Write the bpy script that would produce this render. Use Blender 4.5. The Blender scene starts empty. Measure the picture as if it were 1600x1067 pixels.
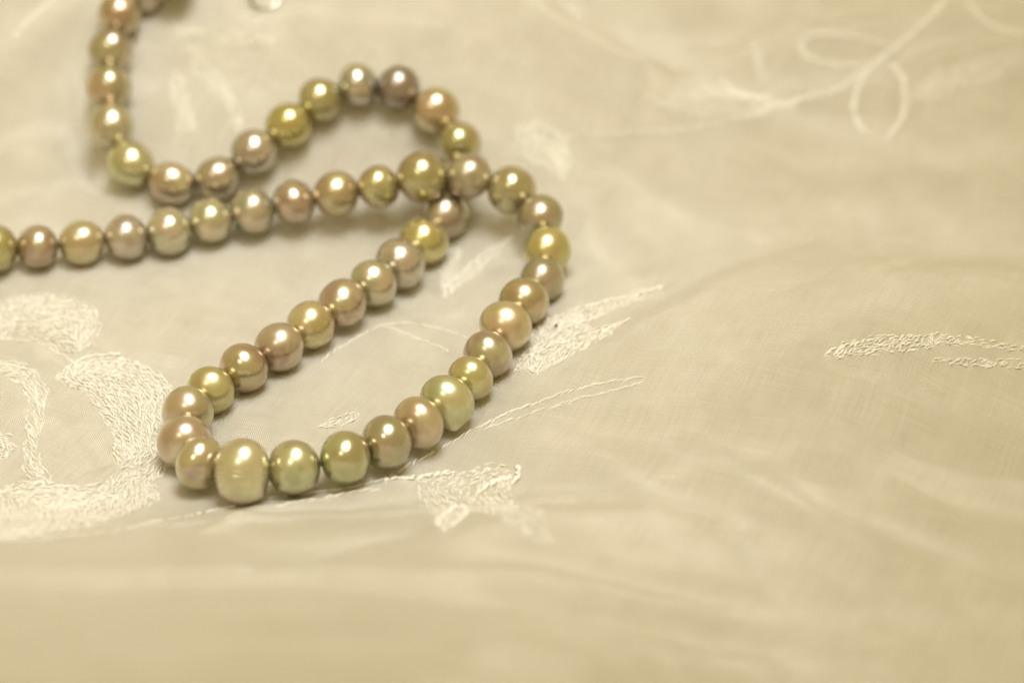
import bpy, bmesh, math, random
import numpy as np
from mathutils import Vector, Matrix, Quaternion

MM = 0.001
scene = bpy.context.scene
col = scene.collection
random.seed(7)

# ------------------------------------------------------------------ camera
PITCH = math.radians(35.0)
cam_data = bpy.data.cameras.new('camera')
cam = bpy.data.objects.new('camera', cam_data)
col.objects.link(cam)
cam.location = (0.0, -0.528 * math.cos(PITCH), 0.528 * math.sin(PITCH))
cam.rotation_euler = (math.pi / 2 - PITCH, 0.0, 0.0)
cam_data.sensor_width = 36.0
cam_data.lens = 112.5
cam_data.clip_start = 0.02
cam_data.clip_end = 20.0
cam_data.dof.use_dof = True
cam_data.dof.focus_distance = 0.508
cam_data.dof.aperture_fstop = 8.8
scene.camera = cam

# ------------------------------------------------------------------ light
world = bpy.data.worlds.new('World')
scene.world = world
world.use_nodes = True
wb = world.node_tree.nodes['Background']
wb.inputs['Color'].default_value = (1.0, 0.765, 0.33, 1)
wb.inputs['Strength'].default_value = 0.64

def area_lamp(name, loc, target, size, watts, colour, spread=180):
    d = bpy.data.lights.new(name, 'AREA')
    d.shape = 'ELLIPSE'; d.size = size; d.size_y = size * 0.68; d.energy = watts; d.color = colour; d.spread = math.radians(spread)
    o = bpy.data.objects.new(name, d); col.objects.link(o)
    o.location = loc
    o.rotation_euler = ((Vector(target) - Vector(loc)).to_track_quat('-Z', 'Y') @ Quaternion((0, 0, 1), 0.45)).to_euler()
    return o
area_lamp('ceiling_lamp', (0.005, 0.0, 0.46), (-0.06, 0.035, 0.0), 0.34, 0.33, (1.0, 1.0, 1.0), 60)
area_lamp('side_lamp', (-0.27, -0.42, 0.74), (-0.01, 0.0, 0.0), 0.08, 0.6, (1.0, 0.95, 0.85))

scene.view_settings.view_transform = 'Standard'
scene.view_settings.look = 'None'
scene.view_settings.exposure = 0.07
scene.view_settings.gamma = 1.0
scene.view_settings.use_curve_mapping = False
scene.cycles.use_denoising = True
scene.cycles.sample_clamp_indirect = 3.0
scene.cycles.max_bounces = 8
scene.cycles.diffuse_bounces = 4
scene.cycles.glossy_bounces = 5

# ------------------------------------------------------------------ the lie of the cloth
# soft folds and creases: course (x, y), half width, height, all in millimetres
FOLDS = [
    ([(-92.4, 44.9), (-83.3, 44.5), (-75.6, 47.1), (-73.7, 52.8)], 5, -2.2),
    ([(-97.3, 48.2), (-88.5, 51.5), (-82.3, 52.0)], 9, 3.0),
    ([(-79.0, 64.9), (-77.3, 53.9), (-71.9, 43.3)], 3, -2.16),
    ([(23.8, -35.1), (31.5, -39.6), (38.0, -44.7), (42.5, -50.4), (47.5, -59.0), (55.3, -66.5)], 1.6, -0.74),
    ([(25.8, -34.5), (39.1, -43.7), (48.6, -57.4), (56.4, -65.1)], 3.2, 1.08),
    ([(33.3, -60.0), (35.3, -71.1), (36.8, -77.3)], 2.2, 0.81),
    ([(0.0, -94.6), (8.7, -95.3), (17.7, -92.3), (26.8, -90.1), (34.1, -89.5)], 4.5, -2.16),
    ([(-3.3, -121.3), (8.3, -116.2), (21.4, -106.3), (33.5, -97.5)], 3.5, 1.76),
    ([(34.6, -81.7), (34.9, -90.6), (36.2, -97.9)], 5, 0.6),
    ([(-63.8, -127.3), (-48.1, -126.0), (-31.0, -119.5), (-13.0, -121.0)], 4, 1.35),
    ([(-68.2, -102.9), (-47.8, -95.4), (-28.0, -92.1), (-8.7, -97.2)], 4, -1.35),
    ([(58.1, -48.3), (65.2, -54.2), (77.1, -58.9)], 4, 1.35),
    ([(60.8, -40.5), (70.1, -44.9), (78.9, -45.2)], 3.5, -1.22),
    ([(1.7, 80.6), (5.8, 73.4), (11.5, 70.4), (23.1, 66.9)], 6, 3.4),
    ([(7.0, 83.1), (18.8, 84.4), (35.9, 91.7), (52.2, 102.2)], 11, -2.2),
    ([(24.2, 65.8), (32.6, 71.5), (40.0, 77.4), (47.6, 86.9), (59.3, 100.6)], 5, 1.6),
    ([(45.3, 87.8), (46.0, 79.8), (46.0, 75.1)], 1.6, 0.94),
    ([(21.8, 62.6), (34.5, 61.9), (49.9, 67.0), (64.1, 70.8)], 5, 2.2),
    ([(69.8, 68.6), (78.7, 77.1), (89.7, 81.0), (97.2, 84.1)], 5, 2.97),
    ([(18.2, 51.2), (27.1, 44.4), (36.7, 35.6), (48.2, 26.4)], 5.2, -1.46),
    ([(14.5, 38.4), (18.1, 45.4), (22.7, 49.6), (27.3, 51.9)], 3.3, 0.74),
    ([(11.7, 38.3), (13.2, 27.0), (17.3, 15.3)], 3.3, 0.67),
    ([(15.1, 38.4), (16.0, 29.2), (19.0, 19.8)], 2.7, -0.67),
    ([(20.3, 43.9), (21.1, 34.9), (23.1, 26.5)], 3.0, 0.59),
    ([(25.9, 44.3), (22.2, 32.9), (22.9, 21.8)], 2.4, -0.52),
    ([(39.9, 52.5), (56.5, 46.2), (78.9, 45.6), (93.4, 52.7)], 6, 1.62),
    ([(36.6, -0.8), (52.3, 1.9), (66.5, -10.1), (82.4, -15.2)], 5.2, -0.43),
    ([(27.0, 15.9), (38.1, 6.4), (46.9, -12.7), (50.4, -19.8)], 3.9, 0.47),
    ([(42.2, -22.7), (52.8, -28.1), (64.3, -34.2)], 3.5, 0.81),
    ([(8.1, -23.6), (16.1, -28.9), (27.7, -36.8)], 3, -0.68),
    ([(5.0, -32.0), (14.8, -40.2), (25.0, -53.0), (33.4, -58.0)], 3.5, 1.08),
    ([(-91.1, 54.2), (-84.4, 57.2), (-78.7, 57.6)], 5, -1.62),
    ([(-91.9, 64.7), (-85.5, 72.3), (-80.1, 76.9)], 5, 1.76),
    ([(-65.8, 71.5), (-57.4, 68.5), (-46.0, 69.5), (-36.8, 70.6)], 4, 1.49),
    ([(-64.1, 63.1), (-53.8, 64.0), (-43.3, 60.3)], 3, -0.94),
    ([(-42.5, 69.1), (-27.6, 70.1), (-11.5, 69.8)], 4, 1.22),
    ([(-89.5, 38.7), (-83.2, 43.1), (-72.9, 41.9)], 3.5, 1.22),
    ([(-27.1, 48.9), (-22.6, 51.0), (-17.0, 52.1)], 2.5, 0.94),
    ([(-17.8, 34.9), (-21.1, 33.2), (-26.6, 32.9)], 2.0, -0.81),
    ([(-10.7, 10.5), (-6.5, 16.2), (-2.2, 21.1)], 1.8, 0.81),
    ([(-17.3, 15.2), (-10.8, 12.5), (-6.4, 5.9)], 2, -0.68),
    ([(-57.7, -4.5), (-63.3, -0.8), (-67.8, 2.3)], 2.5, -0.68),
    ([(-75.8, -19.4), (-70.3, -22.6), (-65.0, -33.5)], 3, -1.22),
    ([(-83.9, 3.1), (-78.2, 0.7), (-72.5, -4.0)], 2.0, -0.94),
    ([(-64.1, -28.3), (-61.0, -33.4), (-64.3, -40.0)], 1.8, 0.68),
    ([(-44.7, -59.5), (-39.0, -48.3), (-27.5, -44.5), (-17.8, -40.0)], 2.2, 1.08),
    ([(-35.3, -88.9), (-23.3, -68.2), (-15.1, -62.6)], 3, -0.81),
]

def sstep(a, b, t):
    t = np.clip((t - a) / (b - a), 0.0, 1.0)
    return t * t * (3.0 - 2.0 * t)

def softplus(t, k):
    return k * np.logaddexp(0.0, t / k)

def bump(x, y, cx, cy, sx, sy, ang=0.0):
    c, s = math.cos(ang), math.sin(ang)
    u = (x - cx) * c + (y - cy) * s
    v = -(x - cx) * s + (y - cy) * c
    return np.exp(-(u / sx) ** 2 - (v / sy) ** 2)

def height(x, y):
    """height of the cloth in millimetres at (x, y) millimetres"""
    x = np.asarray(x, float); y = np.asarray(y, float)
    left = 1.0 - sstep(-5.0, 45.0, x)
    # the cloth climbs towards the back, more steeply behind the upper strand
    start = 40.0 + 4.0 * np.sin(x * 0.05)
    rise = softplus(y - start, 5.0) - softplus(y - start - 62.0, 14.0)
    h = (0.16 + 0.42 * left) * rise
    # broad swelling on the right
    h = h + 14.5 * bump(x, y, 62.0, -10.0, 42.0, 30.0, 0.12) + 5.0 * bump(x, y, 75.0, -60.0, 60.0, 35.0)
    # the cloth lifts again towards the front edge
    h = h + 0.52 * (softplus(-(y + 47.5) - 0.06 * x, 3.0)) * (1.0 - 0.75 * sstep(-10.0, 60.0, x)) * (1.0 - sstep(-150.0, -260.0, y))
    h = h + 4.5 * bump(x, y, 6.0, -60.0, 18.0, 10.0, 0.2)
    # soft folds
    h = h + 2.6 * bump(x, y, 40.0, 62.0, 40.0, 6.0, -0.35) + 2.2 * bump(x, y, 62.0, 88.0, 45.0, 5.0, 0.28)
    h = h + 3.0 * bump(x, y, 20.0, 110.0, 40.0, 7.0, -0.55) - 2.5 * bump(x, y, 30.0, 130.0, 26.0, 16.0)
    h = h + 1.3 * bump(x, y, 40.0, -52.0, 26.0, 3.4, -0.75) + 1.0 * bump(x, y, 62.0, -66.0, 20.0, 4.0, -0.45)
    h = h + 1.8 * bump(x, y, -30.0, -88.0, 70.0, 5.0, 0.06) - 1.5 * bump(x, y, 20.0, -78.0, 24.0, 4.5, -0.12)
    h = h + 1.1 * bump(x, y, 24.0, -2.0, 18.0, 3.0, 0.75) - 1.0 * bump(x, y, 30.0, 12.0, 20.0, 4.0, 0.6)
    h = h + 1.2 * bump(x, y, -62.0, 62.0, 16.0, 4.0, 0.9) + 1.0 * bump(x, y, -50.0, 72.0, 20.0, 3.0, -0.9)
    h = h + 0.7 * bump(x, y, -20.0, -50.0, 60.0, 2.2, 0.14)
    # gentle unevenness
    for k, (a, wx, wy, p) in enumerate(((0.32, .11, .07, .4), (0.26, -.07, .15, 1.9), (0.17, .21, .12, 4.0), (0.12, .16, -.27, 2.2), (0.06, .41, .33, .7))):
        h = h + a * np.sin(wx * x + wy * y + p + 1.3 * np.sin(.05 * x - .06 * y + k))
    for pts, w, a in FOLDS:
        d2 = np.full(x.shape, 1e9)
        for (ax, ay), (bx, by) in zip(pts, pts[1:]):
            ex, ey = bx - ax, by - ay
            t = np.clip(((x - ax) * ex + (y - ay) * ey) / (ex * ex + ey * ey + 1e-9), 0.0, 1.0)
            d2 = np.minimum(d2, (x - ax - t * ex) ** 2 + (y - ay - t * ey) ** 2)
        h = h + a / (1.0 + (d2 / (w * w))) ** 1.5
    return h


def normal(x, y, e=0.4):
    gx = (height(x + e, y) - height(x - e, y)) / (2 * e)
    gy = (height(x, y + e) - height(x, y - e)) / (2 * e)
    return Vector((-float(gx), -float(gy), 1.0)).normalized()

# ------------------------------------------------------------------ materials
def new_mat(name):
    m = bpy.data.materials.new(name); m.use_nodes = True
    nt = m.node_tree
    return m, nt, nt.nodes, nt.nodes['Principled BSDF']

def node(nt, kind, **kw):
    n = nt.nodes.new(kind)
    for k, v in kw.items(): setattr(n, k, v)
    return n

def math_node(nt, op, a, b=None, c=None):
    n = nt.nodes.new('ShaderNodeMath'); n.operation = op
    for i, v in enumerate((a, b, c)):
        if v is None: continue
        if isinstance(v, (int, float)): n.inputs[i].default_value = v
        else: nt.links.new(v, n.inputs[i])
    return n.outputs[0]

def mix_rgb(nt, fac, a, b, blend='MIX'):
    n = nt.nodes.new('ShaderNodeMix'); n.data_type = 'RGBA'; n.blend_type = blend
    for i, v in ((0, fac), (6, a), (7, b)):
        if isinstance(v, (int, float)): n.inputs[i].default_value = v
        elif isinstance(v, tuple): n.inputs[i].default_value = v + (1,) if len(v) == 3 else v
        else: nt.links.new(v, n.inputs[i])
    return n.outputs[2]

def noise(nt, vec, scale, detail=3.0, rough=0.5):
    n = nt.nodes.new('ShaderNodeTexNoise')
    n.inputs['Scale'].default_value = scale; n.inputs['Detail'].default_value = detail; n.inputs['Roughness'].default_value = rough
    if vec is not None: nt.links.new(vec, n.inputs['Vector'])
    return n

def fabric_material():
    m, nt, N, b = new_mat('cream_organza')
    tc = node(nt, 'ShaderNodeTexCoord').outputs['Object']
    wob = noise(nt, tc, 60.0, 2.0)
    add = node(nt, 'ShaderNodeVectorMath', operation='MULTIPLY_ADD')
    nt.links.new(wob.outputs['Color'], add.inputs[0]); add.inputs[1].default_value = (0.0030, 0.0030, 0); nt.links.new(tc, add.inputs[2])
    rot = node(nt, 'ShaderNodeVectorRotate', rotation_type='Z_AXIS'); rot.inputs['Angle'].default_value = math.radians(24)
    nt.links.new(add.outputs[0], rot.inputs['Vector'])
    sep = node(nt, 'ShaderNodeSeparateXYZ'); nt.links.new(rot.outputs[0], sep.inputs[0])
    k = 2 * math.pi / 0.00038
    sx = math_node(nt, 'SINE', math_node(nt, 'MULTIPLY', sep.outputs[0], k))
    sy = math_node(nt, 'SINE', math_node(nt, 'MULTIPLY', sep.outputs[1], k))
    weave = math_node(nt, 'MULTIPLY', sx, sy)
    # slubs: threads of uneven thickness
    st = node(nt, 'ShaderNodeMapping'); st.inputs['Scale'].default_value = (3200, 90, 1); nt.links.new(rot.outputs[0], st.inputs[0])
    sl1 = noise(nt, st.outputs[0], 1.0, 2.0)
    st2 = node(nt, 'ShaderNodeMapping'); st2.inputs['Scale'].default_value = (90, 3200, 1); nt.links.new(rot.outputs[0], st2.inputs[0])
    sl2 = noise(nt, st2.outputs[0], 1.0, 2.0)
    slub = math_node(nt, 'ADD', sl1.outputs[0], sl2.outputs[0])
    grain = noise(nt, tc, 4200.0, 2.0)
    crease = noise(nt, tc, 130.0, 4.0, 0.6)
    hgt = math_node(nt, 'MULTIPLY_ADD', slub, 0.35, weave)
    hgt = math_node(nt, 'MULTIPLY_ADD', grain.outputs[0], 0.8, hgt)
    bp = node(nt, 'ShaderNodeBump'); bp.inputs['Strength'].default_value = 1.0; bp.inputs['Distance'].default_value = 0.00007
    nt.links.new(hgt, bp.inputs['Height'])
    bp2 = node(nt, 'ShaderNodeBump'); bp2.inputs['Strength'].default_value = 0.35; bp2.inputs['Distance'].default_value = 0.0008
    nt.links.new(crease.outputs[0], bp2.inputs['Height']); nt.links.new(bp2.outputs[0], bp.inputs['Normal'])
    nt.links.new(bp.outputs[0], b.inputs['Normal'])
    # the gaps of the weave let the yellower lining through
    f = math_node(nt, 'MULTIPLY_ADD', weave, 0.5, 0.5)
    f = math_node(nt, 'MULTIPLY_ADD', math_node(nt, 'SUBTRACT', slub, 1.0), 0.35, f)
    c1 = mix_rgb(nt, f, (0.47, 0.44, 0.34), (0.96, 0.945, 0.875))
    big = noise(nt, tc, 22.0, 3.0)
    c2 = mix_rgb(nt, math_node(nt, 'MULTIPLY', big.outputs[0], 0.35), c1, (0.80, 0.70, 0.55), 'MULTIPLY')
    nt.links.new(c2, b.inputs['Base Color'])
    b.inputs['Roughness'].default_value = 0.37
    b.inputs['Metallic'].default_value = 0.40
    b.inputs['Specular IOR Level'].default_value = 0.9
    b.inputs['Sheen Weight'].default_value = 0.15
    b.inputs['Sheen Roughness'].default_value = 0.35
    b.inputs['Sheen Tint'].default_value = (1.0, 0.93, 0.8, 1)
    return m

def thread_material():
    m, nt, N, b = new_mat('white_silk_thread')
    tc = node(nt, 'ShaderNodeTexCoord').outputs['Object']
    n1 = noise(nt, tc, 900.0, 2.0)
    nt.links.new(mix_rgb(nt, n1.outputs[0], (0.76, 0.73, 0.63), (0.89, 0.87, 0.79)), b.inputs['Base Color'])
    b.inputs['Roughness'].default_value = 0.35
    b.inputs['Specular IOR Level'].default_value = 0.6
    return m

def pearl_material():
    m, nt, N, b = new_mat('nacre')
    tc = node(nt, 'ShaderNodeTexCoord').outputs['Object']
    body = node(nt, 'ShaderNodeAttribute', attribute_type='OBJECT', attribute_name='body')
    over = node(nt, 'ShaderNodeAttribute', attribute_type='OBJECT', attribute_name='overtone')
    info = node(nt, 'ShaderNodeObjectInfo')
    sh = node(nt, 'ShaderNodeVectorMath', operation='MULTIPLY_ADD')
    nt.links.new(info.outputs['Random'], sh.inputs[0]); sh.inputs[1].default_value = (37, 51, 23); nt.links.new(tc, sh.inputs[2])
    patch = noise(nt, sh.outputs[0], 1.1, 2.0)
    fine = noise(nt, sh.outputs[0], 5.0, 4.0, 0.6)
    fac = node(nt, 'ShaderNodeMapRange', interpolation_type='SMOOTHSTEP')
    fac.inputs['From Min'].default_value = 0.40; fac.inputs['From Max'].default_value = 0.62
    nt.links.new(patch.outputs[0], fac.inputs['Value'])
    lw = node(nt, 'ShaderNodeLayerWeight'); lw.inputs['Blend'].default_value = 0.35
    # nacre: the overtone shows face-on, the body colour towards the rim
    rim = math_node(nt, 'SUBTRACT', 1.0, lw.outputs['Facing'])
    f = math_node(nt, 'MULTIPLY', math_node(nt, 'MULTIPLY_ADD', fac.outputs[0], 0.7, 0.15), math_node(nt, 'MULTIPLY_ADD', rim, 0.6, 0.4))
    c = mix_rgb(nt, f, body.outputs['Color'], over.outputs['Color'])
    c = mix_rgb(nt, math_node(nt, 'MULTIPLY', math_node(nt, 'SUBTRACT', fine.outputs[0], 0.35), 0.25), c, (0.80, 0.74, 0.60), 'MULTIPLY')
    # orient: faint rings of green and rose
    hs = node(nt, 'ShaderNodeHueSaturation'); nt.links.new(c, hs.inputs['Color'])
    ang = math_node(nt, 'MULTIPLY_ADD', lw.outputs['Facing'], 7.0, math_node(nt, 'MULTIPLY', info.outputs['Random'], 40.0))
    ang = math_node(nt, 'MULTIPLY_ADD', patch.outputs[0], 6.0, ang)
    nt.links.new(math_node(nt, 'MULTIPLY_ADD', math_node(nt, 'SINE', ang), 0.022, 0.500), hs.inputs['Hue'])
    nt.links.new(hs.outputs[0], b.inputs['Base Color'])
    b.inputs['Metallic'].default_value = 0.88
    r = math_node(nt, 'MULTIPLY_ADD', math_node(nt, 'MULTIPLY_ADD', info.outputs['Random'], 1.6, fine.outputs[0]), 0.07, 0.175)
    nt.links.new(r, b.inputs['Roughness'])
    b.inputs['Coat Weight'].default_value = 0.55
    b.inputs['Coat Roughness'].default_value = 0.15
    b.inputs['Coat IOR'].default_value = 1.5
    return m

def plain(name, colour, rough, metal=0.0):
    m, nt, N, b = new_mat(name)
    tc = node(nt, 'ShaderNodeTexCoord').outputs['Object']
    n1 = noise(nt, tc, 1500.0, 2.0)
    nt.links.new(mix_rgb(nt, math_node(nt, 'MULTIPLY', n1.outputs[0], 0.4), colour, tuple(v * 0.7 for v in colour)), b.inputs['Base Color'])
    b.inputs['Roughness'].default_value = rough; b.inputs['Metallic'].default_value = metal
    return m

MAT_FABRIC = fabric_material()
MAT_THREAD = thread_material()
MAT_NACRE = pearl_material()
MAT_CORD = plain('green_silk_cord', (0.20, 0.24, 0.11), 0.6)
MAT_SILVER = plain('silver', (0.66, 0.64, 0.58), 0.08, 1.0)
MAT_LINT = plain('brown_lint', (0.035, 0.02, 0.012), 0.8)

# ------------------------------------------------------------------ builders
def mesh_object(name, verts, faces, mat, parent=None, smooth=True):
    me = bpy.data.meshes.new(name)
    me.from_pydata(verts, [], faces); me.update()
    if smooth: me.shade_smooth()
    me.materials.append(mat)
    o = bpy.data.objects.new(name, me); col.objects.link(o); o.parent = parent
    return o

def thing(name, label, category, loc=(0, 0, 0)):
    o = bpy.data.objects.new(name, None); col.objects.link(o)
    o.empty_display_size = 0.01; o.location = loc
    o['label'] = label; o['category'] = category
    return o

# ------------------------------------------------------------------ the cloth
cloth = thing('embroidered_cloth', 'cream silk organza cloth with white floral embroidery lying in soft folds under the pearls', 'cloth')

def axis_steps(lo, hi, fine_lo, fine_hi, fine, coarse):
    a = list(np.arange(lo, fine_lo, coarse)) + list(np.arange(fine_lo, fine_hi, fine)) + list(np.arange(fine_hi, hi + coarse, coarse))
    return np.array(a)
xs = axis_steps(-260, 260, -100, 100, 0.8, 5.0)
ys = axis_steps(-200, 330, -95, 150, 0.8, 5.0)
GX, GY = np.meshgrid(xs, ys)
GZ = height(GX, GY)
nx, ny = len(xs), len(ys)
V = np.column_stack([GX.ravel(), GY.ravel(), GZ.ravel()]) * MM
idx = np.arange(nx * ny).reshape(ny, nx)
FQ = np.column_stack([idx[:-1, :-1].ravel(), idx[:-1, 1:].ravel(), idx[1:, 1:].ravel(), idx[1:, :-1].ravel()])
fabric = mesh_object('fabric', V.tolist(), FQ.tolist(), MAT_FABRIC, cloth)

# ------------------------------------------------------------------ embroidery
MOTIFS = [
    ('embroidered_flower', 'white raised flower embroidery with curling petals beside the front pearls', [[(-89.1, 12.8), (-83.4, 13.5), (-78.6, 14.1), (-73.5, 12.0), (-69.1, 8.1), (-68.1, 4.2), (-69.3, -0.4), (-71.4, -2.7), (-74.2, -1.4), (-77.5, 1.0), (-82.1, 3.0), (-87.5, 1.1)], [(-74.6, -9.6), (-72.2, -4.2), (-67.5, -3.4), (-62.8, -3.8), (-58.2, -7.5), (-54.9, -12.7), (-55.0, -16.3), (-55.5, -21.6), (-55.3, -28.0), (-54.8, -31.6), (-58.3, -34.9), (-61.7, -36.3), (-62.4, -31.8), (-63.5, -25.8), (-66.2, -19.8), (-69.6, -14.1), (-72.3, -11.1)], [(-86.6, -5.3), (-81.0, -5.2), (-77.5, -6.9), (-75.0, -12.7), (-74.7, -20.1), (-74.7, -27.9), (-73.2, -34.3), (-70.4, -39.3), (-72.7, -41.7), (-76.5, -36.1), (-77.3, -26.5), (-77.7, -17.0), (-79.8, -11.2), (-83.3, -9.2), (-86.0, -9.6)], [(-81.4, -42.7), (-75.7, -38.9), (-70.4, -39.3), (-64.4, -40.3), (-60.8, -36.4), (-57.4, -34.8), (-54.5, -31.9), (-53.0, -34.3), (-55.3, -38.5), (-53.9, -43.6), (-57.0, -47.6), (-61.8, -59.5), (-68.2, -67.3), (-76.4, -70.5)], [(-83.5, -24.6), (-79.2, -26.3), (-77.8, -29.7), (-79.2, -32.9), (-82.3, -33.6)]], [([(-74.5, -9.2), (-70.8, -3.9), (-64.3, -2.9)], 0.8), ([(-84.7, 1.0), (-80.0, 1.8), (-74.9, -1.5), (-72.2, -4.2)], 0.6)]),
    ('embroidered_edging', 'thin white stitched line running under the front pearls', [], [([(-75.7, -70.9), (-68.5, -69.6), (-61.8, -65.2), (-53.7, -55.4), (-45.8, -48.0), (-37.4, -43.2), (-29.6, -41.5), (-22.7, -40.3), (-17.9, -36.4), (-14.0, -32.3), (-8.1, -27.1), (-1.0, -22.8), (5.1, -20.5), (12.3, -18.0), (20.4, -18.0)], 0.6), ([(-4.1, -25.5), (3.0, -23.3), (10.2, -21.0), (15.3, -20.4), (20.9, -19.6)], 0.5), ([(-36.0, -48.2), (-27.5, -44.2), (-20.7, -42.2)], 0.6)]),
    ('embroidered_bud', 'blurred white bud embroidery in front of the strand', [[(-14.9, -38.1), (-10.0, -36.2), (-4.0, -33.9), (1.5, -36.0), (-0.5, -42.7), (4.7, -62.0), (6.3, -70.5), (3.0, -70.6), (-1.9, -65.2), (-6.2, -53.6), (-10.3, -65.8), (-11.7, -53.9), (-14.1, -47.6)]], [([(-10.3, -64.4), (-11.0, -58.8), (-9.7, -51.9), (-7.6, -50.2), (-6.9, -55.2), (-8.3, -62.5), (-9.9, -64.8)], 1.0), ([(-5.4, -42.6), (-2.5, -39.3), (0.0, -39.0)], 1.1), ([(0.6, -35.8), (1.2, -38.3), (0.0, -40.3)], 1.0), ([(-19.8, -39.7), (-15.9, -38.3), (-10.0, -36.2)], 1.0)]),
    ('embroidered_leaf', 'white satin-stitched leaf to the right of the strand', [[(26.0, 12.2), (21.5, 11.9), (14.9, 7.9), (8.5, 4.9), (5.3, 3.0), (7.4, -1.0), (13.7, 1.9), (20.2, 7.1)], [(19.5, 0.3), (13.7, -1.2), (8.4, -3.2), (2.1, -4.8), (0.3, -11.4), (4.1, -13.1), (10.4, -8.5), (16.7, -4.4)], [(4.2, 3.6), (10.6, 4.1), (13.7, -1.0), (7.3, -5.2), (1.2, -8.0)]], [([(26.1, 12.1), (17.1, 8.3), (12.7, 5.9)], 0.8), ([(19.7, 0.2), (14.6, -3.7)], 0.8)]),
    ('embroidered_stem', 'fine white stitched stem inside the loop of pearls', [[(-31.2, -25.2), (-29.0, -22.6), (-26.5, -20.8), (-24.3, -20.1), (-24.8, -23.0), (-27.4, -24.8)]], [([(-31.4, -6.4), (-28.9, -3.0), (-25.4, 1.4), (-21.3, 4.5), (-16.0, 4.6), (-10.6, 2.6), (-6.9, -0.6)], 0.6), ([(-21.3, 4.5), (-16.9, 1.3), (-10.5, -3.6)], 0.5)]),
    ('embroidered_leaf', 'small white leaf embroidery between the two arms of the loop', [[(-11.9, 16.1), (-8.7, 21.0), (-4.4, 25.8), (0.7, 30.5), (0.0, 27.5), (-4.4, 22.0), (-8.1, 16.9), (-10.3, 14.4)], [(-12.4, 13.4), (-12.2, 22.0), (-10.6, 27.0), (-8.6, 27.5), (-9.6, 20.1), (-10.8, 13.3)]], [([(-11.9, 15.6), (-6.6, 23.0), (0.7, 30.5)], 0.9)]),
    ('embroidered_leaf', 'white knotted leaf band near the right edge', [[(48.6, -22.3), (51.4, -20.2), (55.5, -18.9), (60.5, -18.6), (66.2, -18.1), (66.1, -21.8), (60.2, -22.6), (54.2, -22.8), (51.2, -23.2)], [(65.9, -17.6), (72.8, -18.0), (83.0, -18.5), (82.9, -19.9), (72.6, -20.1), (65.7, -20.1)], [(65.7, -23.0), (72.4, -22.3), (82.7, -21.2), (82.4, -23.6), (74.2, -24.0), (65.9, -24.4)]], [([(48.8, -22.2), (55.4, -19.7)], 0.8)]),
    ('embroidered_branch', 'blurred white branch embroidery with looped leaves at the back', [[(43.6, 88.7), (44.9, 85.9), (46.6, 73.9), (44.4, 73.2)], [(22.9, 60.6), (27.5, 61.9), (33.4, 65.5), (38.6, 73.9), (44.2, 69.1), (52.0, 65.5), (50.7, 62.9), (43.5, 58.9), (34.4, 59.4), (27.5, 60.0)], [(71.8, 67.1), (77.0, 73.6), (84.4, 77.8), (94.2, 80.9), (96.3, 76.8), (88.8, 73.5), (81.4, 69.9), (75.3, 66.1)]], [([(9.1, 54.3), (17.1, 56.1), (22.9, 56.9), (29.7, 57.7), (36.6, 58.6), (43.5, 59.9)], 0.6), ([(43.5, 59.9), (52.1, 66.6), (59.3, 69.8), (64.6, 76.7), (69.1, 81.6), (72.4, 85.4), (75.6, 88.7), (78.9, 92.2), (82.4, 101.7)], 1.2), ([(69.9, 84.4), (62.8, 85.5), (56.3, 85.5), (53.2, 83.2), (54.5, 81.1), (58.9, 79.3), (66.0, 79.0)], 1.05), ([(66.1, 78.3), (63.0, 70.0), (61.9, 66.2), (62.2, 61.5), (63.3, 58.4)], 1.05), ([(70.1, 79.0), (70.8, 69.4), (71.1, 65.8), (69.7, 61.4), (67.0, 57.6)], 1.05), ([(84.9, 102.4), (86.4, 94.6), (89.0, 91.0), (92.3, 88.1), (97.0, 84.1)], 1.05)]),
    ('embroidered_leaf', 'soft white speckled embroidery patch behind the crossing of the strand', [[(-0.2, 54.6), (4.6, 57.2), (9.1, 54.8), (10.9, 50.5), (9.5, 45.3), (4.5, 46.2), (0.7, 49.5)]], []),
    ('embroidered_leaf', 'blurred white leaf strokes inside the curve of the upper strand', [[(-61.5, 62.9), (-59.7, 63.9), (-57.5, 59.6), (-56.0, 53.3), (-59.2, 53.3), (-60.6, 57.9)], [(-58.9, 67.4), (-55.2, 66.2), (-51.2, 62.5), (-47.1, 54.0), (-48.4, 51.3), (-52.6, 58.4), (-56.5, 63.7)], [(-62.1, 72.6), (-54.0, 69.7), (-42.3, 67.3), (-42.9, 65.6), (-53.9, 67.3), (-60.9, 69.0)]], [([(-90.0, 71.5), (-86.8, 75.0), (-82.5, 79.2)], 1.0)]),
]

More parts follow.
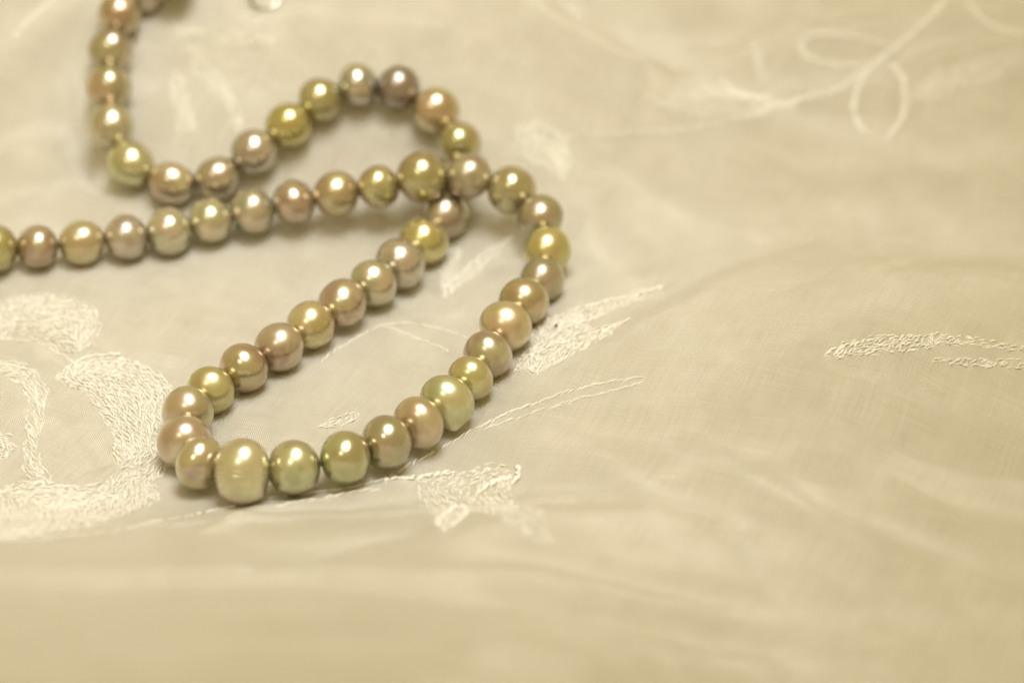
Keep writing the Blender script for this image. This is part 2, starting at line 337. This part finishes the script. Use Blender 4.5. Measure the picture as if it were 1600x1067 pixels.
class Stitches:
    """many short raised thread stitches, collected into one mesh"""
    SIDES = 5
    def __init__(self): self.v = []; self.f = []; self.c = []
    def add(self, x, y, ang, length, thick, lift, bend=0.0):
        ca, sa = math.cos(ang), math.sin(ang)
        rings = 5
        base = len(self.v)
        for i in range(rings):
            t = i / (rings - 1) * 2 - 1
            u = t * length / 2; w = bend * (1 - t * t)
            px, py = x + ca * u - sa * w, y + sa * u + ca * w
            pz = lift * (1 - t * t) - 0.05; self.c.append((px, py))
            r = thick / 2 * (0.55 + 0.45 * (1 - t * t))
            for s in range(self.SIDES):
                a = 2 * math.pi * s / self.SIDES
                self.v.append(((px - sa * math.cos(a) * r) * MM, (py + ca * math.cos(a) * r) * MM, (pz + math.sin(a) * r) * MM))
        for i in range(rings - 1):
            for s in range(self.SIDES):
                s2 = (s + 1) % self.SIDES
                self.f.append((base + i * self.SIDES + s, base + i * self.SIDES + s2, base + (i + 1) * self.SIDES + s2, base + (i + 1) * self.SIDES + s))
        self.f.append(tuple(base + s for s in reversed(range(self.SIDES))))
        self.f.append(tuple(base + (rings - 1) * self.SIDES + s for s in range(self.SIDES)))

def inside(poly, x, y):
    c = False; j = len(poly) - 1
    for i in range(len(poly)):
        xi, yi = poly[i]; xj, yj = poly[j]
        if (yi > y) != (yj > y) and x < (xj - xi) * (y - yi) / (yj - yi) + xi: c = not c
        j = i
    return c

def nearest_tangent(poly, x, y):
    best = (1e9, 0.0)
    for i in range(len(poly)):
        ax, ay = poly[i - 1]; bx, by = poly[i]
        dx, dy = bx - ax, by - ay
        L2 = dx * dx + dy * dy + 1e-9
        t = max(0, min(1, ((x - ax) * dx + (y - ay) * dy) / L2))
        d = math.hypot(x - ax - t * dx, y - ay - t * dy)
        if d < best[0]: best = (d, math.atan2(dy, dx))
    return best

def smooth_line(pts, step):
    out = []
    P = [pts[0]] + list(pts) + [pts[-1]]
    for i in range(1, len(P) - 2):
        p0, p1, p2, p3 = [np.array(q, float) for q in P[i - 1:i + 3]]
        n = max(2, int(np.linalg.norm(p2 - p1) / 0.15))
        for k in range(n):
            t = k / n
            out.append(0.5 * ((2 * p1) + (-p0 + p2) * t + (2 * p0 - 5 * p1 + 4 * p2 - p3) * t * t + (-p0 + 3 * p1 - 3 * p2 + p3) * t ** 3))
    res = []; acc = 0.0
    for a, b in zip(out, out[1:]):
        acc += float(np.linalg.norm(b - a))
        if acc >= step:
            res.append((b[0], b[1], math.atan2(b[1] - a[1], b[0] - a[0]))); acc = 0.0
    return res

rng = random.Random(11)
for name, label, fills, lines in MOTIFS:
    S = Stitches()
    for poly in fills:
        x0, x1 = min(p[0] for p in poly), max(p[0] for p in poly)
        y0, y1 = min(p[1] for p in poly), max(p[1] for p in poly)
        y = y0; row = 0
        while y < y1:
            x = x0 + (row % 2) * 0.36
            while x < x1:
                px, py = x + rng.uniform(-.2, .2), y + rng.uniform(-.2, .2)
                if inside(poly, px, py):
                    d, a = nearest_tangent(poly, px, py)
                    ring = int(d / 0.7)
                    if name == 'embroidered_bud' and rng.random() < 0.4: x += 0.72; continue
                    if d < 0.9 and rng.random() < 0.30: x += 0.72; continue
                    a += (0.50 if ring % 2 else 0.15) + rng.uniform(-.35, .35)
                    S.add(px, py, a, rng.uniform(.8, 1.35), rng.uniform(.18, .36), rng.uniform(.05, .30), rng.uniform(-.12, .12))
                x += 0.72
            y += 0.54; row += 1
    for pts, width in lines:
        k = 0
        for x, y, a in smooth_line(pts, 0.55):
            if rng.random() < (0.03 if width > 0.75 else 0.14): k += 1; continue
            x += rng.uniform(-.24, .24); y += rng.uniform(-.24, .24)
            S.add(x, y, a + (0.35 if k % 2 else 0.15) + rng.uniform(-.12, .12), rng.uniform(1.2, 1.6), width * rng.uniform(.38, .5), width * rng.uniform(.25, .45))
            if width > 0.95:
                o = width * .3 * (1 if k % 2 else -1)
                S.add(x - math.sin(a) * o, y + math.cos(a) * o, a + rng.uniform(-.4, .4), rng.uniform(.9, 1.3), width * rng.uniform(.3, .42), width * rng.uniform(.2, .4))
            k += 1
    cc = np.array(S.c); hz = np.repeat(height(cc[:, 0], cc[:, 1]), S.SIDES)
    vv = np.array(S.v); vv[:, 2] += hz * MM
    o = mesh_object(name, vv.tolist(), S.f, MAT_THREAD, cloth)
    o['kind'] = 'stuff'; o['label'] = label

# ------------------------------------------------------------------ the necklace
# centre x, y, z, length along the strand, girth (millimetres), colour
PEARLS = [
    (-57.52, 82.58, 27.25, 7.84, 7.91, 'S'),
    (-60.8, 76.15, 26.33, 7.0, 7.9, 'T'),
    (-66.84, 77.0, 23.1, 6.91, 8.05, 'S'),
    (-70.41, 71.24, 21.56, 7.28, 8.0, 'T2'),
    (-71.69, 64.81, 17.89, 7.7, 7.95, 'O'),
    (-71.43, 57.77, 14.52, 8.22, 8.26, 'V'),
    (-70.55, 50.45, 10.92, 8.42, 7.97, 'V2'),
    (-66.67, 43.93, 7.1, 8.84, 8.16, 'VC'),
    (-59.26, 40.03, 5.53, 8.19, 7.61, 'T'),
    (-51.38, 40.81, 6.13, 7.94, 7.62, 'M1'),
    (-45.09, 44.35, 9.25, 8.04, 7.99, 'S'),
    (-39.16, 48.45, 12.26, 7.85, 8.01, 'Y2'),
    (-33.78, 53.25, 14.63, 7.6, 7.93, 'G'),
    (-27.21, 56.08, 15.95, 7.02, 7.84, 'B'),
    (-20.07, 55.71, 15.61, 7.59, 8.07, 'M'),
    (-13.41, 51.96, 13.14, 8.23, 8.4, 'C2'),
    (-9.25, 46.09, 9.97, 7.77, 7.8, 'G'),
    (-10.19, 39.32, 6.42, 7.7, 7.14, 'C'),
    (-11.38, 31.87, 4.0, 8.15, 7.81, 'M1'),
    (-15.06, 24.7, 3.6, 8.25, 8.36, 'Y'),
    (-18.99, 17.55, 3.7, 8.1, 8.82, 'S'),
    (-23.21, 11.08, 4.06, 7.65, 8.24, 'V2'),
    (-28.08, 4.94, 4.22, 8.12, 8.06, 'T'),
    (-33.05, -1.3, 4.18, 8.11, 7.97, 'C2'),
    (-37.88, -7.74, 4.26, 7.84, 8.19, 'T'),
    (-43.16, -13.14, 3.99, 7.56, 8.3, 'T2'),
    (-48.12, -18.56, 3.49, 7.25, 8.02, 'Y3'),
    (-51.12, -25.21, 4.15, 7.67, 8.24, 'C'),
    (-51.08, -33.06, 3.98, 8.05, 8.67, 'T3'),
    (-47.81, -39.62, 4.79, 6.67, 8.5, 'V3'),
    (-41.28, -42.96, 5.87, 8.45, 10.2, 'W'),
    (-33.54, -40.83, 4.88, 8.0, 8.56, 'V4'),
    (-25.67, -39.22, 5.6, 7.87, 8.4, 'G2'),
    (-19.56, -34.84, 5.28, 7.46, 8.55, 'O'),
    (-14.63, -29.46, 5.02, 7.05, 8.63, 'C'),
    (-10.3, -23.73, 4.95, 7.59, 8.9, 'V5'),
    (-6.63, -17.53, 5.11, 6.79, 7.56, 'Y4'),
    (-3.9, -11.05, 5.15, 7.56, 8.14, 'M1'),
    (-1.04, -3.74, 5.49, 8.0, 8.73, 'C2'),
    (1.91, 3.57, 5.4, 8.06, 8.4, 'G'),
    (5.01, 11.0, 4.86, 7.94, 7.52, 'O'),
    (6.03, 18.86, 5.57, 8.22, 7.98, 'Y'),
    (4.8, 26.44, 7.31, 7.76, 7.93, 'O'),
    (-0.0, 32.34, 9.07, 8.14, 8.42, 'C'),
    (-7.41, 34.02, 10.73, 7.69, 7.98, 'M1'),
    (-15.47, 33.9, 10.68, 8.6, 8.99, 'G'),
    (-22.97, 33.24, 9.16, 7.05, 7.4, 'G'),
    (-30.2, 33.14, 7.78, 7.86, 7.86, 'T2'),
    (-37.59, 32.9, 6.24, 7.28, 7.77, 'T'),
    (-44.68, 31.97, 5.0, 7.52, 7.99, 'B2'),
    (-51.82, 29.99, 4.31, 7.42, 7.75, 'V2'),
    (-58.77, 27.32, 3.84, 7.61, 8.39, 'W2'),
    (-65.93, 25.61, 3.76, 7.4, 7.81, 'S'),
    (-73.31, 23.94, 3.81, 7.81, 7.56, 'C3'),
    (-80.7, 22.53, 3.83, 6.98, 7.55, 'T'),
    (-87.79, 21.38, 4.19, 7.69, 8.54, 'Y3'),
    (-95.14, 21.02, 3.78, 7.13, 7.65, 'C'),
    (-102.42, 20.85, 3.63, 7.73, 7.64, 'G'),
]

NACRE = {   # body colour, overtone
    'S': ((.60, .53, .42), (.44, .37, .31)), 'T': ((.60, .52, .36), (.43, .31, .22)), 'T2': ((.58, .49, .30), (.43, .29, .18)),
    'T3': ((.64, .54, .40), (.46, .36, .25)), 'O': ((.52, .44, .29), (.40, .35, .24)), 'V': ((.64, .51, .31), (.31, .34, .18)),
    'V2': ((.62, .55, .39), (.42, .43, .25)), 'V3': ((.60, .57, .32), (.44, .34, .29)), 'V4': ((.64, .59, .37), (.42, .44, .23)),
    'V5': ((.66, .61, .36), (.46, .47, .26)), 'VC': ((.66, .60, .35), (.50, .48, .27)), 'M1': ((.55, .50, .33), (.39, .28, .22)), 'M': ((.34, .31, .24), (.32, .24, .21)),
    'Y': ((.66, .61, .25), (.54, .50, .17)), 'Y2': ((.60, .52, .21), (.52, .41, .14)), 'Y3': ((.58, .55, .26), (.46, .40, .14)),
    'Y4': ((.66, .60, .32), (.58, .51, .23)), 'G': ((.58, .49, .27), (.42, .36, .17)), 'G2': ((.52, .54, .29), (.45, .34, .19)),
    'B': ((.58, .51, .37), (.34, .35, .35)), 'B2': ((.64, .54, .37), (.34, .40, .33)), 'C': ((.60, .52, .34), (.46, .37, .21)),
    'C2': ((.64, .53, .32), (.50, .38, .19)), 'C3': ((.62, .55, .34), (.54, .43, .23)), 'W': ((.68, .62, .43), (.56, .48, .31)),
    'W2': ((.68, .61, .47), (.48, .45, .31)),
}
PART_LABELS = {'Y': 'bright yellow-green pearl', 'Y2': 'golden yellow pearl', 'M': 'dark mauve grey pearl', 'W': 'large pale barrel-shaped pearl with fine rings', 'B': 'blue-grey topped pearl', 'B2': 'pearl with a blue-green top and peach underside'}

def pearl_mesh(seed, grooves=(), square=0.0, nub=None):
    """slightly uneven drilled sphere of radius 1, its hole along x"""
    r = random.Random(seed)
    waves = [(r.uniform(-1, 1), r.uniform(-1, 1), r.uniform(-1, 1), r.uniform(1.0, 2.4), r.uniform(0, 6.3), r.uniform(.005, .015)) for _ in range(6)]
    SEG, RNG = (240, 48) if grooves else (72, 40)
    verts, faces = [], []
    for i in range(RNG + 1):
        th = math.pi * (0.018 + 0.964 * i / RNG)
        for j in range(SEG):
            ph = 2 * math.pi * j / SEG
            d = Vector((math.cos(th), math.sin(th) * math.cos(ph), math.sin(th) * math.sin(ph)))
            k = 1.0
            for a, b, c, f, p, amp in waves: k += amp * math.sin((a * d.x + b * d.y + c * d.z) * f * 1.6 + p)
            s = min(i, RNG - i) / RNG
            k -= 0.04 * math.exp(-(s / 0.035) ** 2)              # dimple round the drill hole
            if square: k *= 1.0 + square * (abs(d.z) ** 2 * (1 - abs(d.z)) + .6 * abs(d.x) ** 2 * (1 - d.x * d.x))
            for g, wd, amp in grooves: k -= amp * math.exp(-((d.z - g) / wd) ** 2)
            if nub: k += 0.16 * math.exp(-(d - Vector(nub).normalized()).length_squared / 0.09)
            verts.append(d * k)
    for i in range(RNG):
        for j in range(SEG):
            j2 = (j + 1) % SEG
            faces.append((i * SEG + j, i * SEG + j2, (i + 1) * SEG + j2, (i + 1) * SEG + j))
    for c in range(3):                                           # fill the unit sphere's box
        lo, hi = min(v[c] for v in verts), max(v[c] for v in verts)
        for v in verts: v[c] = (v[c] - (lo + hi) / 2) * 2 / (hi - lo)
    # the inside of the drill hole
    for i0 in (0, RNG):
        cidx = len(verts); e = verts[i0 * SEG]
        verts.append(Vector((e.x * 0.8, 0, 0)))
        for j in range(SEG):
            faces.append((cidx, i0 * SEG + j, i0 * SEG + (j + 1) % SEG))
    me = bpy.data.meshes.new('pearl')
    me.from_pydata([tuple(v) for v in verts], [], faces); me.update(); me.shade_smooth()
    bm = bmesh.new(); bm.from_mesh(me); bmesh.ops.recalc_face_normals(bm, faces=bm.faces); bm.to_mesh(me); bm.free()
    me.materials.append(MAT_NACRE)
    return me

pearl_shapes = [pearl_mesh(s) for s in range(20, 31)]
barrel = pearl_mesh(40, grooves=((.06, .05, .014), (-.10, .04, .026), (-.24, .035, .028), (-.37, .05, .022), (-.52, .05, .010)), square=0.08)
nubbed = pearl_mesh(42, nub=(-.5, -.55, -.6))
ringed = pearl_mesh(41, grooves=((-.42, .05, .014), (-.55, .04, .010)))

necklace = thing('pearl_necklace', 'necklace of olive, gold and mauve pearls looped across itself on the cloth', 'necklace')
centres = [Vector(p[:3]) * MM for p in PEARLS]

# silk cord through all the pearls
cv, cf, SIDES = [], [], 8
pts = []
for a, b in zip(centres, centres[1:]):
    pts += [a.lerp(b, t) for t in (0.0, 0.25, 0.5, 0.75)]
pts.append(centres[-1])
for i, p in enumerate(pts):
    t = (pts[min(i + 1, len(pts) - 1)] - pts[max(i - 1, 0)]).normalized()
    s = t.cross(Vector((0, 0, 1))).normalized(); u = s.cross(t)
    for k in range(SIDES):
        a = 2 * math.pi * k / SIDES
        cv.append(tuple(p + (s * math.cos(a) + u * math.sin(a)) * 0.00028))
for i in range(len(pts) - 1):
    for k in range(SIDES):
        k2 = (k + 1) % SIDES
        cf.append((i * SIDES + k, i * SIDES + k2, (i + 1) * SIDES + k2, (i + 1) * SIDES + k))
cord = mesh_object('silk_cord', cv, cf, MAT_CORD, necklace)

# one knot mesh: a squat, slightly twisted bead of thread
kv, kf = [], []
for i in range(7):
    th = math.pi * (0.06 + 0.88 * i / 6)
    for j in range(10):
        ph = 2 * math.pi * j / 10 + i * 0.35
        k = 1 + 0.16 * math.sin(3 * ph + i)
        kv.append((math.cos(th) * .8, math.sin(th) * math.cos(ph) * k, math.sin(th) * math.sin(ph) * k))
for i in range(6):
    for j in range(10):
        j2 = (j + 1) % 10
        kf.append((i * 10 + j, i * 10 + j2, (i + 1) * 10 + j2, (i + 1) * 10 + j))
kf += [tuple(range(10))[::-1], tuple(60 + j for j in range(10))]
knot_mesh = bpy.data.meshes.new('knot'); knot_mesh.from_pydata(kv, [], kf); knot_mesh.update(); knot_mesh.shade_smooth(); knot_mesh.materials.append(MAT_CORD)

for i, (x, y, z, ax, girth, code) in enumerate(PEARLS):
    c = centres[i]
    t = (centres[min(i + 1, len(centres) - 1)] - centres[max(i - 1, 0)]).normalized()
    up = normal(x, y) if code not in ('W', 'V3') else Vector((0, 0.57, 0.82)); up = (up - t * up.dot(t)).normalized()
    side = up.cross(t)
    if code == 'W': me = barrel
    elif code == 'V3': me = ringed
    elif code == 'V5': me = nubbed
    else: me = pearl_shapes[(i * 7) % len(pearl_shapes)]
    o = bpy.data.objects.new('pearl', me); col.objects.link(o); o.parent = necklace
    g = girth / 2 * MM; gx = g * (0.84 if code == 'W' else 1.0)
    R = Matrix((t, side, up)).transposed().to_4x4()
    spin = Matrix.Rotation(0.0 if code in ('W', 'V3', 'V5') else random.uniform(0, 6.28), 4, 'X')
    o.matrix_world = Matrix.Translation(c) @ R @ spin @ Matrix.Diagonal((ax / 2 * MM, gx, g, 1.0)) if code in ('W', 'V3', 'V5') else Matrix.Translation(c) @ R @ Matrix.Diagonal((ax / 2 * MM, gx, g, 1.0)) @ spin
    body, over = NACRE[code]
    jit = random.uniform(0.98, 1.12)
    soft = lambda q: [(v * 0.80 + sum(q) / 3 * 0.20) * jit * k for v, k in zip(q, (0.955, 0.955, 0.92))]
    o['body'] = soft(body); o['overtone'] = soft(over)
    if code in PART_LABELS: o['label'] = PART_LABELS[code]
    if i + 1 < len(PEARLS):
        n = PEARLS[i + 1]; d = centres[i + 1] - c
        f = (ax + (d.length / MM - ax / 2 - n[3] / 2)) / 2 / (d.length / MM)
        k = bpy.data.objects.new('knot', knot_mesh); col.objects.link(k); k.parent = necklace
        k.matrix_world = Matrix.Translation(c.lerp(centres[i + 1], f)) @ d.to_track_quat('X', 'Z').to_matrix().to_4x4() @ Matrix.Diagonal((.00050, .00056, .00056, 1))

# jump ring of the clasp, lying on the cloth by the back edge
RING = (-44.5, 76.7, 22.1)
bm = bmesh.new()
R0, r0, NU, NV = 2.75, 0.38, 56, 12
grid = [[bm.verts.new((((R0 + r0 * math.cos(b)) * math.cos(a)) * MM, ((R0 + r0 * math.cos(b)) * math.sin(a)) * MM, r0 * math.sin(b) * MM)) for b in (2 * math.pi * j / NV for j in range(NV))] for a in (2 * math.pi * i / NU for i in range(NU - 1))]
for i in range(NU - 2):
    for j in range(NV):
        bm.faces.new((grid[i][j], grid[i + 1][j], grid[i + 1][(j + 1) % NV], grid[i][(j + 1) % NV]))
bm.faces.new(grid[0]); bm.faces.new(list(reversed(grid[-1])))
bmesh.ops.recalc_face_normals(bm, faces=bm.faces)
me = bpy.data.meshes.new('clasp_ring'); bm.to_mesh(me); bm.free(); me.shade_smooth(); me.materials.append(MAT_SILVER)
ring = bpy.data.objects.new('clasp_ring', me); col.objects.link(ring); ring.parent = necklace
ring.matrix_world = Matrix.Translation(Vector(RING) * MM) @ normal(RING[0], RING[1], 2.0).to_track_quat('Z', 'Y').to_matrix().to_4x4() @ Matrix.Rotation(1.2, 4, 'Z')
ring['label'] = 'small silver jump ring of the clasp'

# a dark speck of lint
SPECK = (7.3, 0.0, 2.6)
bm = bmesh.new(); bmesh.ops.create_icosphere(bm, subdivisions=2, radius=0.00021)
for v in bm.verts: v.co = Vector((v.co.x * 1.3, v.co.y, v.co.z * .8)) * (1 + .25 * math.sin(v.co.x * 21000 + v.co.y * 17000))
me = bpy.data.meshes.new('lint_speck'); bm.to_mesh(me); bm.free(); me.shade_smooth(); me.materials.append(MAT_LINT)
speck = bpy.data.objects.new('lint_speck', me); col.objects.link(speck)
speck.location = Vector(SPECK) * MM + Vector((0, 0, .0006))
speck['label'] = 'tiny dark brown speck of lint on the embroidered leaf'; speck['category'] = 'speck'
